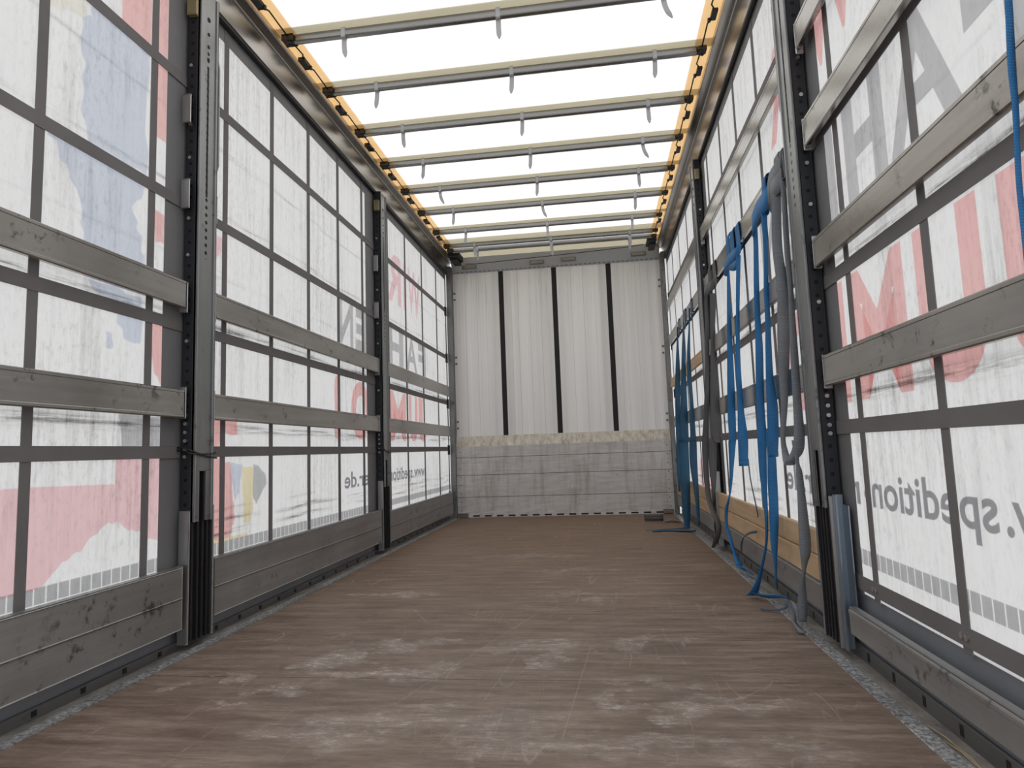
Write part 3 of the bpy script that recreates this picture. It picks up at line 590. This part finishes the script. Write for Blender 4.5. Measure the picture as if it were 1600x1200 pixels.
# ------------------------------------------------------------------ roof bows, carriages and links
ordn = ('first from the open end', 'second from the open end', 'third from the open end', 'fourth from the open end', 'fifth from the open end', 'sixth from the open end', 'seventh from the open end')
def bow(y, lab, tilt):
    t = empty('roof_bow', (0, y, 2.98), label=lab, cat='roof bow', group='steel bows under the roof tarpaulin')
    MB().box(-1.10, 1.10, y - .016, y + .016, 2.972, 3.022, .011, 3).build('tube', 'bow', t, True)
    for sx in (-1, 1):
        c = MB().box(sx * 1.095, sx * 1.15, y - .028, y + .03, 2.985, 3.012, .006).cyl((sx * 1.115, y - .012, 2.984), 2, .012, .016).cyl((sx * 1.128, y + .02, 2.986), 2, .010, .014)
        c.build('carriage', 'carriage', t)
    for k, x in enumerate((-.815, .02, .858)):
        h = MB(); a = tilt[k]
        h.box(x - .012, x + .012, y - .019, y + .019, 2.968, 3.026, .003, 1)
        n = 8; pts = []
        for i in range(n + 1):
            q = i / n; w = .013 if q < .8 else .013 * (1 - (q - .8) / .2 * .75)
            px, py, pz = x + a * .035 * q * q, y + .004 - .012 * q, 2.972 - .115 * q
            pts.append(((px - w, py, pz), (px + w, py, pz)))
        h.ribbon(pts, .005, 2).build('hanging_tongue', 'tongue', t)
    return t
rnd = random.Random(7)
for i, y in enumerate(BOWS[1:]):
    bow(y, 'grey steel roof bow with three pale hanging tongues, ' + ordn[i], [rnd.choice((-.2, .1, .3, 1.0)) for _ in range(3)])
for y, lab in ((6.68, 'grey steel roof bow bunched by the end wall, the nearer of two'), (6.85, 'grey steel roof bow bunched by the end wall, the farther of two')):
    bow(y, lab, (.2, .1, .1))
YL = BOWS[0:] + [6.68]
for sx, nm in ((-1, 'left'), (1, 'right')):
    for i in range(len(YL) - 1):
        a, c = YL[i], YL[i + 1]; m_ = (a + c) / 2 - .03; x = sx * 1.122
        t = empty('roof_link', (x, m_, 3.0), label='thin dark link rod above %s, %s' % (NSW if sx < 0 else WSW, 'before the first bow' if i == 0 else 'just past the %s bow' % ordn[i - 1].split()[0]), cat='link rod', group='link rods between the roof bows')
        MB().tube([(x, a + .02, 3.004), (x - sx * .004, m_ - .08, 3.01), (x + sx * .012, m_ - .05, 3.01), (x + sx * .016, m_ + .04, 3.01), (x, m_ + .07, 3.01), (x, c - .02, 3.004)], .0045, 6).build('rod', 'wire', t, True)
        MB().box(x + sx * .004, x + sx * .036, m_ - .05, m_ + .035, 2.996, 3.014, .004).cyl((x, m_ + .03, 3.0), 2, .009, .02).build('clip', 'black', t)
    for k, (y0, y1) in enumerate(((6.60, 6.76), (6.78, 6.96))):
        pass
    o = MB().box(sx * 1.05, sx * 1.155, 6.90, 7.12, 2.955, 3.0, .012).box(sx * 1.08, sx * 1.15, 6.96, 7.18, 2.93, 2.96, .008).build('end_carriage', 'rubber'); tag(o, 'dark carriage block in the roof corner above ' + (NSW if sx < 0 else WSW), 'carriage')
o = MB().tube([(-1.03, 7.19, 2.94), (-.9, 7.21, 2.94), (-.3, 7.225, 2.965), (.3, 7.225, 2.985), (.9, 7.19, 3.0), (1.03, 7.15, 3.005)], .004, 6).build('pull_cord', 'wire', smooth=True); tag(o, 'thin dark pull cord strung along the header of the end wall', 'cord')

# ------------------------------------------------------------------ lashing straps hanging over the right wall slats
def sec(L, dx=0.0): return [((min(a, 1.226) + dx, y, z), (min(b, 1.228) + dx, y + .006, z)) for a, b, y, z in L]
def wrap_sections(y, z0, z1, w, slant=0.0, grow=0.0, x0=1.236, x1=1.257):
    g = .005 + grow
    pts = [(x0 - g - .006, z0 - .075), (x0 - g, z0 - .02), (x0 - g, (z0 + z1) / 2), (x0 - g, z1 - .006), (x0 - g + .008, z1 + g), (x1 + g - .006, z1 + g), (x1 + g, z1 - .006), (x1 + g, (z0 + z1) / 2), (x1 + g, z0 + .004), (x1 + g - .01, z0 - g - .002), (x0 - g + .002, z0 - g - .012), (x0 - g - .012, z0 - .03)]
    out = []
    for i, (x, z) in enumerate(pts):
        yy = y + slant * (i / (len(pts) - 1) - .5); out.append(((x, yy - w / 2, z), (x, yy + w / 2, z)))
    return out
def strap(lab, mat, base, wraps, strands, extra=()):
    t = empty('lashing_strap', base, label=lab, cat='strap', group='lashing straps hung on the slats')
    for y, z0, z1, w, sl, gr in wraps: MB().ribbon(wrap_sections(y, z0, z1, w, sl, gr), .003, 4).build('wrap', mat, t, True)
    for nm, L, dx in strands: MB().ribbon(sec(L, dx)).build(nm, mat, t, True)
    for nm, secs in extra: MB().ribbon(secs, .003, 4).build(nm, 'bluegrey' if nm in ('cord_end', 'tail_end', 'tail') and mat == 'blue' else mat, t, True)
    return t
S3a = [(1.222, 1.247, 3.777, 1.793), (1.213, 1.241, 3.796, 1.646), (1.195, 1.237, 3.822, 1.298), (1.18, 1.226, 3.855, 0.952), (1.179, 1.22, 3.865, 0.779), (1.175, 1.218, 3.873, 0.748), (1.175, 1.202, 3.894, 0.619), (1.173, 1.189, 3.916, 0.506), (1.168, 1.178, 3.941, 0.435), (1.149, 1.169, 3.983, 0.354), (1.147, 1.164, 3.994, 0.265), (1.156, 1.177, 3.96, 0.183), (1.169, 1.186, 3.926, 0.103), (1.171, 1.212, 3.887, 0.05)]
S3b = [(1.205, 1.236, 3.462, 1.743), (1.197, 1.218, 3.491, 1.571), (1.19, 1.209, 3.511, 1.413), (1.177, 1.203, 3.534, 1.174), (1.171, 1.204, 3.541, 0.934), (1.162, 1.214, 3.54, 0.775), (1.159, 1.208, 3.55, 0.645)]
S4a = [(1.205, 1.228, 3.088, 1.783), (1.203, 1.226, 3.091, 1.667), (1.194, 1.220, 3.107, 1.475), (1.19, 1.218, 3.116, 1.333), (1.184, 1.219, 3.119, 1.19), (1.178, 1.215, 3.13, 1.049), (1.174, 1.211, 3.139, 0.909), (1.168, 1.212, 3.144, 0.769), (1.168, 1.208, 3.149, 0.709), (1.168, 1.203, 3.154, 0.605), (1.174, 1.197, 3.154, 0.501), (1.177, 1.192, 3.157, 0.363), (1.171, 1.183, 3.174, 0.259), (1.148, 1.165, 3.224, 0.135), (1.126, 1.157, 3.263, 0.06), (1.10, 1.15, 3.30, 0.012)]
S4t = [(1.18, 1.216, 3.03, 0.80), (1.178, 1.217, 3.037, 0.676), (1.173, 1.216, 3.043, 0.575), (1.172, 1.214, 3.046, 0.475), (1.17, 1.21, 3.053, 0.376), (1.171, 1.201, 3.062, 0.276), (1.178, 1.193, 3.063, 0.21), (1.18, 1.188, 3.07, 0.11)]
S4b = [(1.19, 1.220, 2.879, 1.76), (1.195, 1.216, 2.879, 1.682), (1.193, 1.212, 2.892, 1.537), (1.187, 1.208, 2.9, 1.424), (1.184, 1.206, 2.905, 1.29), (1.178, 1.204, 2.913, 1.159), (1.172, 1.204, 2.92, 1.027), (1.165, 1.212, 2.916, 0.895), (1.162, 1.207, 2.924, 0.766), (1.161, 1.201, 2.931, 0.700)]
S5a = [(1.182, 1.22, 2.667, 1.76), (1.182, 1.22, 2.667, 1.723), (1.174, 1.215, 2.679, 1.538), (1.177, 1.222, 2.669, 1.365), (1.171, 1.218, 2.679, 1.244), (1.166, 1.214, 2.687, 1.124), (1.165, 1.205, 2.697, 1.003), (1.166, 1.193, 2.707, 0.883), (1.160, 1.180, 2.722, 0.763), (1.158, 1.184, 2.715, 0.705), (1.150, 1.186, 2.68, 0.673)]
S5b = [(1.182, 1.222, 2.53, 1.76), (1.182, 1.216, 2.532, 1.671), (1.18, 1.208, 2.542, 1.495), (1.182, 1.206, 2.543, 1.334), (1.178, 1.206, 2.546, 1.218), (1.173, 1.209, 2.546, 1.102), (1.171, 1.206, 2.55, 0.987), (1.169, 1.208, 2.553, 0.873), (1.164, 1.207, 2.558, 0.76), (1.154, 1.200, 2.575, 0.705), (1.141, 1.182, 2.61, 0.672)]
S5b = [(a * k + .433 * (1 - k), b * k + .433 * (1 - k), y * k, .75 + (z - .75) * k) for (a, b, y, z), k in zip(S5b, [1.033] * 8 + [1.03, 1.025, 1.012])]
S5t = [(1.175, 1.205, 2.64, 0.75), (1.182, 1.198, 2.639, 0.665), (1.18, 1.205, 2.633, 0.625), (1.178, 1.209, 2.632, 0.539), (1.173, 1.214, 2.632, 0.425), (1.171, 1.216, 2.633, 0.357), (1.172, 1.211, 2.636, 0.312), (1.176, 1.200, 2.644, 0.277), (1.177, 1.190, 2.652, 0.225), (1.165, 1.195, 2.672, 0.165), (1.16, 1.20, 2.69, 0.09), (1.165, 1.195, 2.70, 0.045)]
S2a = [(1.205, 1.232, 4.515, 1.76), (1.205, 1.232, 4.533, 1.724), (1.199, 1.229, 4.549, 1.516), (1.186, 1.214, 4.593, 1.207), (1.163, 1.201, 4.652, 0.897), (1.15, 1.196, 4.683, 0.755), (1.148, 1.189, 4.701, 0.597), (1.153, 1.189, 4.691, 0.389), (1.165, 1.200, 4.627, 0.291), (1.185, 1.222, 4.568, 0.207), (1.185, 1.222, 4.571, 0.146), (1.173, 1.207, 4.625, 0.079), (1.166, 1.188, 4.67, 0.030)]
S2b = [(1.191, 1.228, 4.224, 1.72), (1.188, 1.228, 4.232, 1.657), (1.18, 1.208, 4.275, 1.37), (1.169, 1.211, 4.286, 1.174), (1.157, 1.218, 4.293, 0.98), (1.149, 1.22, 4.303, 0.835), (1.16, 1.207, 4.305, 0.782)]
S2t = [(1.173, 1.225, 4.518, 0.783), (1.168, 1.217, 4.54, 0.601), (1.173, 1.203, 4.554, 0.449), (1.176, 1.184, 4.58, 0.347)]
S1a = [(1.225, 1.240, 5.742, 1.935), (1.222, 1.240, 5.742, 1.86), (1.201, 1.232, 5.799, 1.604), (1.174, 1.23, 5.861, 1.209), (1.148, 1.228, 5.921, 0.81), (1.139, 1.228, 5.953, 0.763), (1.138, 1.223, 5.979, 0.428), (1.143, 1.212, 5.992, 0.162), (1.148, 1.2, 6.006, 0.02), (1.10, 1.19, 5.97, .006), (.95, .97, 5.90, .006), (.80, .80, 5.85, .004)]
S1b = [(1.210, 1.225, 5.312, 1.86), (1.201, 1.213, 5.312, 1.715), (1.176, 1.208, 5.369, 1.415), (1.177, 1.209, 5.367, 1.045), (1.166, 1.213, 5.379, 0.802), (1.157, 1.217, 5.388, 0.759), (1.154, 1.213, 5.402, 0.577), (1.171, 1.207, 5.381, 0.338), (1.182, 1.199, 5.374, 0.10)]
S1c = [(1.215, 1.232, 6.16, 1.86), (1.206, 1.222, 6.166, 1.733), (1.177, 1.226, 6.219, 1.382), (1.166, 1.214, 6.269, 1.101), (1.159, 1.208, 6.299, 0.816), (1.156, 1.187, 6.355, 0.546), (1.158, 1.18, 6.36, 0.3)]
S6a = [(1.212, 1.232, 1.2, 1.84), (1.206, 1.222, 1.2, 1.65), (1.202, 1.217, 1.2, 1.531), (1.194, 1.21, 1.2, 1.409), (1.193, 1.206, 1.2, 1.328), (1.188, 1.2, 1.2, 1.249), (1.184, 1.196, 1.2, 1.171), (1.183, 1.197, 1.2, 1.093), (1.18, 1.2, 1.2, .9), (1.178, 1.203, 1.2, .62)]
S6b = [(1.205, 1.225, 1.15, 1.84), (1.205, 1.222, 1.14, 1.5), (1.198, 1.214, 1.14, 1.2), (1.19, 1.21, 1.15, .9), (1.182, 1.206, 1.18, .62)]
B0, B1 = 1.828, 1.932
def knot(y0, y1, zt, zb, w):                                # a band folded across the strands just under the slat
    ym = (y0 + y1) / 2
    return [((1.216, y0, zt), (1.222, y0 + .02, zt - w)), ((1.20, y0 + .03, zt - .02), (1.20, y0 + .05, zt - w - .02)), ((1.196, ym, (zt + zb) / 2 + w / 2), (1.196, ym + .02, (zt + zb) / 2 - w / 2)), ((1.20, y1 - .03, zb + w), (1.20, y1 - .02, zb)), ((1.222, y1, zb + w), (1.224, y1 + .01, zb))]
strap('bright blue strap knotted on a slat between the other bright blue and dark grey straps', 'blue', (1.2, 3.7, 0), [(3.55, B0, B1, .09, .10, 0), (3.63, B0, B1, .09, -.04, .004), (3.71, B0, B1, .08, -.10, .008)],
      [('strand', S3a, 0), ('loop', S3b, 0), ('loop', [(a + .006, b + .006, y + .03, z) for a, b, y, z in S3b], 0)],
      [('knot', knot(3.44, 3.80, 1.80, 1.72, .06)), ('knot', knot(3.46, 3.80, 1.74, 1.74, .05)), ('loop_end', [((1.160, 3.55, .65), (1.209, 3.556, .65)), ((1.160, 3.552, .632), (1.209, 3.558, .632)), ((1.163, 3.57, .624), (1.212, 3.576, .624)), ((1.166, 3.582, .64), (1.215, 3.588, .64))]),
       ('tail', [((1.222, 3.62, .66), (1.228, 3.632, .66)), ((1.222, 3.60, .55), (1.228, 3.612, .55)), ((1.222, 3.52, .42), (1.228, 3.53, .42)), ((1.224, 3.50, .36), (1.23, 3.51, .36))]),
       ('tail_end', [((1.225, 3.56, .272), (1.228, 3.56, .285)), ((1.20, 3.60, .262), (1.204, 3.60, .276)), ((1.178, 3.66, .235), (1.186, 3.66, .246)), ((1.168, 3.70, .19), (1.178, 3.70, .195)), ((1.168, 3.71, .15), (1.176, 3.71, .15))]),
       ('hook_end', [((1.175, 3.89, .05), (1.205, 3.89, .05)), ((1.175, 3.85, .045), (1.205, 3.85, .028)), ((1.20, 3.80, .05), (1.225, 3.80, .03)), ((1.215, 3.75, .03), (1.235, 3.74, .02))])])
strap('bright blue strap draped on a slat right beside the light grey strap', 'blue', (1.2, 3.1, 0), [(2.98, B0, B1, .06, .16, 0), (2.90, B0, B1, .06, -.10, .004)],
      [('strand', S4a, 0), ('tail', S4t, .002), ('loop', S4b, 0), ('loop', [(a + .006, b + .006, y + .03, z) for a, b, y, z in S4b], 0)],
      [('knot', knot(2.80, 3.10, 1.86, 1.72, .09)), ('loop_end', [((1.162, 2.93, .705), (1.203, 2.936, .705)), ((1.162, 2.934, .688), (1.203, 2.94, .688)), ((1.166, 2.952, .682), (1.207, 2.958, .682)), ((1.17, 2.962, .70), (1.209, 2.968, .70))]),
       ('hook_end', [((1.12, 3.28, .03), (1.15, 3.28, .016)), ((1.16, 3.22, .034), (1.18, 3.21, .02)), ((1.20, 3.14, .05), (1.22, 3.13, .038)), ((1.225, 3.08, .055), (1.24, 3.07, .045))]), ('cord_end', [((1.235, 3.06, .045), (1.24, 3.05, .04)), ((1.19, 3.02, .02), (1.196, 3.012, .016)), ((1.14, 3.04, .012), (1.145, 3.03, .006)), ((1.105, 3.06, .010), (1.108, 3.05, .005))])])
strap('light grey strap with a wide open loop draped on a slat beside the post', 'grey', (1.2, 2.65, 0), [(2.68, B0, B1, .07, .06, 0), (2.665, B0, B1, .07, -.05, .004), (2.72, B0, B1, .06, .08, .008)],
      [('loop', S5a, 0), ('loop', S5b, 0), ('tail', S5t, .003)],
      [('knot', knot(2.625, 2.80, 1.90, 1.74, .10)), ('knot', knot(2.62, 2.78, 1.85, 1.72, .08)), ('loop_end', [((1.150, 2.68, .676), (1.187, 2.685, .676)), ((1.145, 2.65, .655), (1.186, 2.655, .655)), ((1.146, 2.645, .660), (1.187, 2.65, .660)), ((1.15, 2.635, .672), (1.19, 2.64, .672))]),
       ('hook_end', [((1.165, 2.70, .05), (1.2, 2.70, .05)), ((1.15, 2.73, .12), (1.185, 2.72, .10)), ((1.145, 2.75, .06), (1.17, 2.74, .035)), ((1.16, 2.68, .010), (1.185, 2.67, .012))])])
strap('dark grey strap hanging in front of the post closer to the end wall', 'greydark', (1.2, 4.4, 0), [(4.27, B0, B1, .10, .10, 0), (4.37, B0, B1, .09, -.1, .004)],
      [('strand', S2a, 0), ('loop', S2b, 0), ('tail', S2t, 0)],
      [('knot', knot(4.20, 4.50, 1.82, 1.74, .07)), ('loop_end', [((1.16, 4.305, .785), (1.207, 4.311, .785)), ((1.163, 4.31, .76), (1.205, 4.316, .76)), ((1.17, 4.335, .757), (1.213, 4.34, .757)), ((1.175, 4.35, .79), (1.22, 4.355, .79))])])
strap('faded blue strap by the end wall, its end lying on the floor', 'teal', (1.2, 5.8, 0), [(5.72, B0, B1, .05, .06, 0), (5.33, B0, B1, .045, .05, 0), (6.16, B0, B1, .045, .04, 0)],
      [('strand', S1a, 0), ('loop', S1b, 0), ('loop', S1c, 0)], [('floor_end', [((1.20, 5.70, .008), (1.22, 5.80, .008)), ((1.1, 5.72, .012), (1.1, 5.80, .012)), ((.97, 5.78, .008), (.98, 5.86, .008)), ((.84, 5.74, .012), (.85, 5.80, .012))])])
strap('blue strap hanging alone over big red letters, cut by the picture edge', 'blue', (1.2, 1.2, .6), [(1.18, B0, B1, .05, .05, 0)], [('strand', S6a, 0), ('loop', S6b, 0)])

# flat dark webbing end and a rolled strap left on the floor by the end wall
b = MB(); pts = []
for i in range(40):
    a = i / 39 * 2 * math.pi * 2.4; r = .018 + .012 * i / 39; pts.append(((.84, 6.62 + r * math.cos(a), .033 + r * math.sin(a)), (1.02, 6.58 + r * math.cos(a), .033 + r * math.sin(a))))
b.ribbon(pts, .003, 1)
tag(b.build('rolled_strap', 'greydark', smooth=True), 'dark grey rolled strap lying on the floor by the end wall', 'strap')
b = MB().ribbon([((1.03, 6.46, .006), (1.03, 6.56, .006)), ((1.10, 6.45, .03), (1.10, 6.55, .03)), ((1.15, 6.42, .012), (1.15, 6.52, .012)), ((1.175, 6.40, .006), (1.175, 6.50, .006))], .004)
tag(b.build('loose_strap', 'grey', smooth=True), 'short flat grey strap end lying beside the rolled strap', 'strap')
for k, (x0, y0, x1, y1, z) in enumerate(((1.238, 1.86, 1.246, 1.72, .004), (1.236, 1.78, 1.242, 1.64, .003), (1.245, 1.76, 1.238, 1.60, .006))):
    o = MB().tube([(x0, y0, z), ((x0 + x1) / 2 + .003, (y0 + y1) / 2, z + .003), (x1, y1, z)], .0015, 5).build('straw_stalk', 'straw', smooth=True)
    tag(o, ('longest dry straw stalk in the right floor gutter', 'middle dry straw stalk in the right floor gutter', 'outermost dry straw stalk in the right floor gutter')[k], 'straw', 'straw in the floor gutter')
o = MB().tube([(.55, 4.86, .004), (.62, 4.88, .007), (.70, 4.88, .004)], .0025, 5).build('straw_stalk', 'straw', smooth=True); tag(o, 'single pale straw stalk lying alone on the far floor', 'straw', 'straw in the floor gutter')
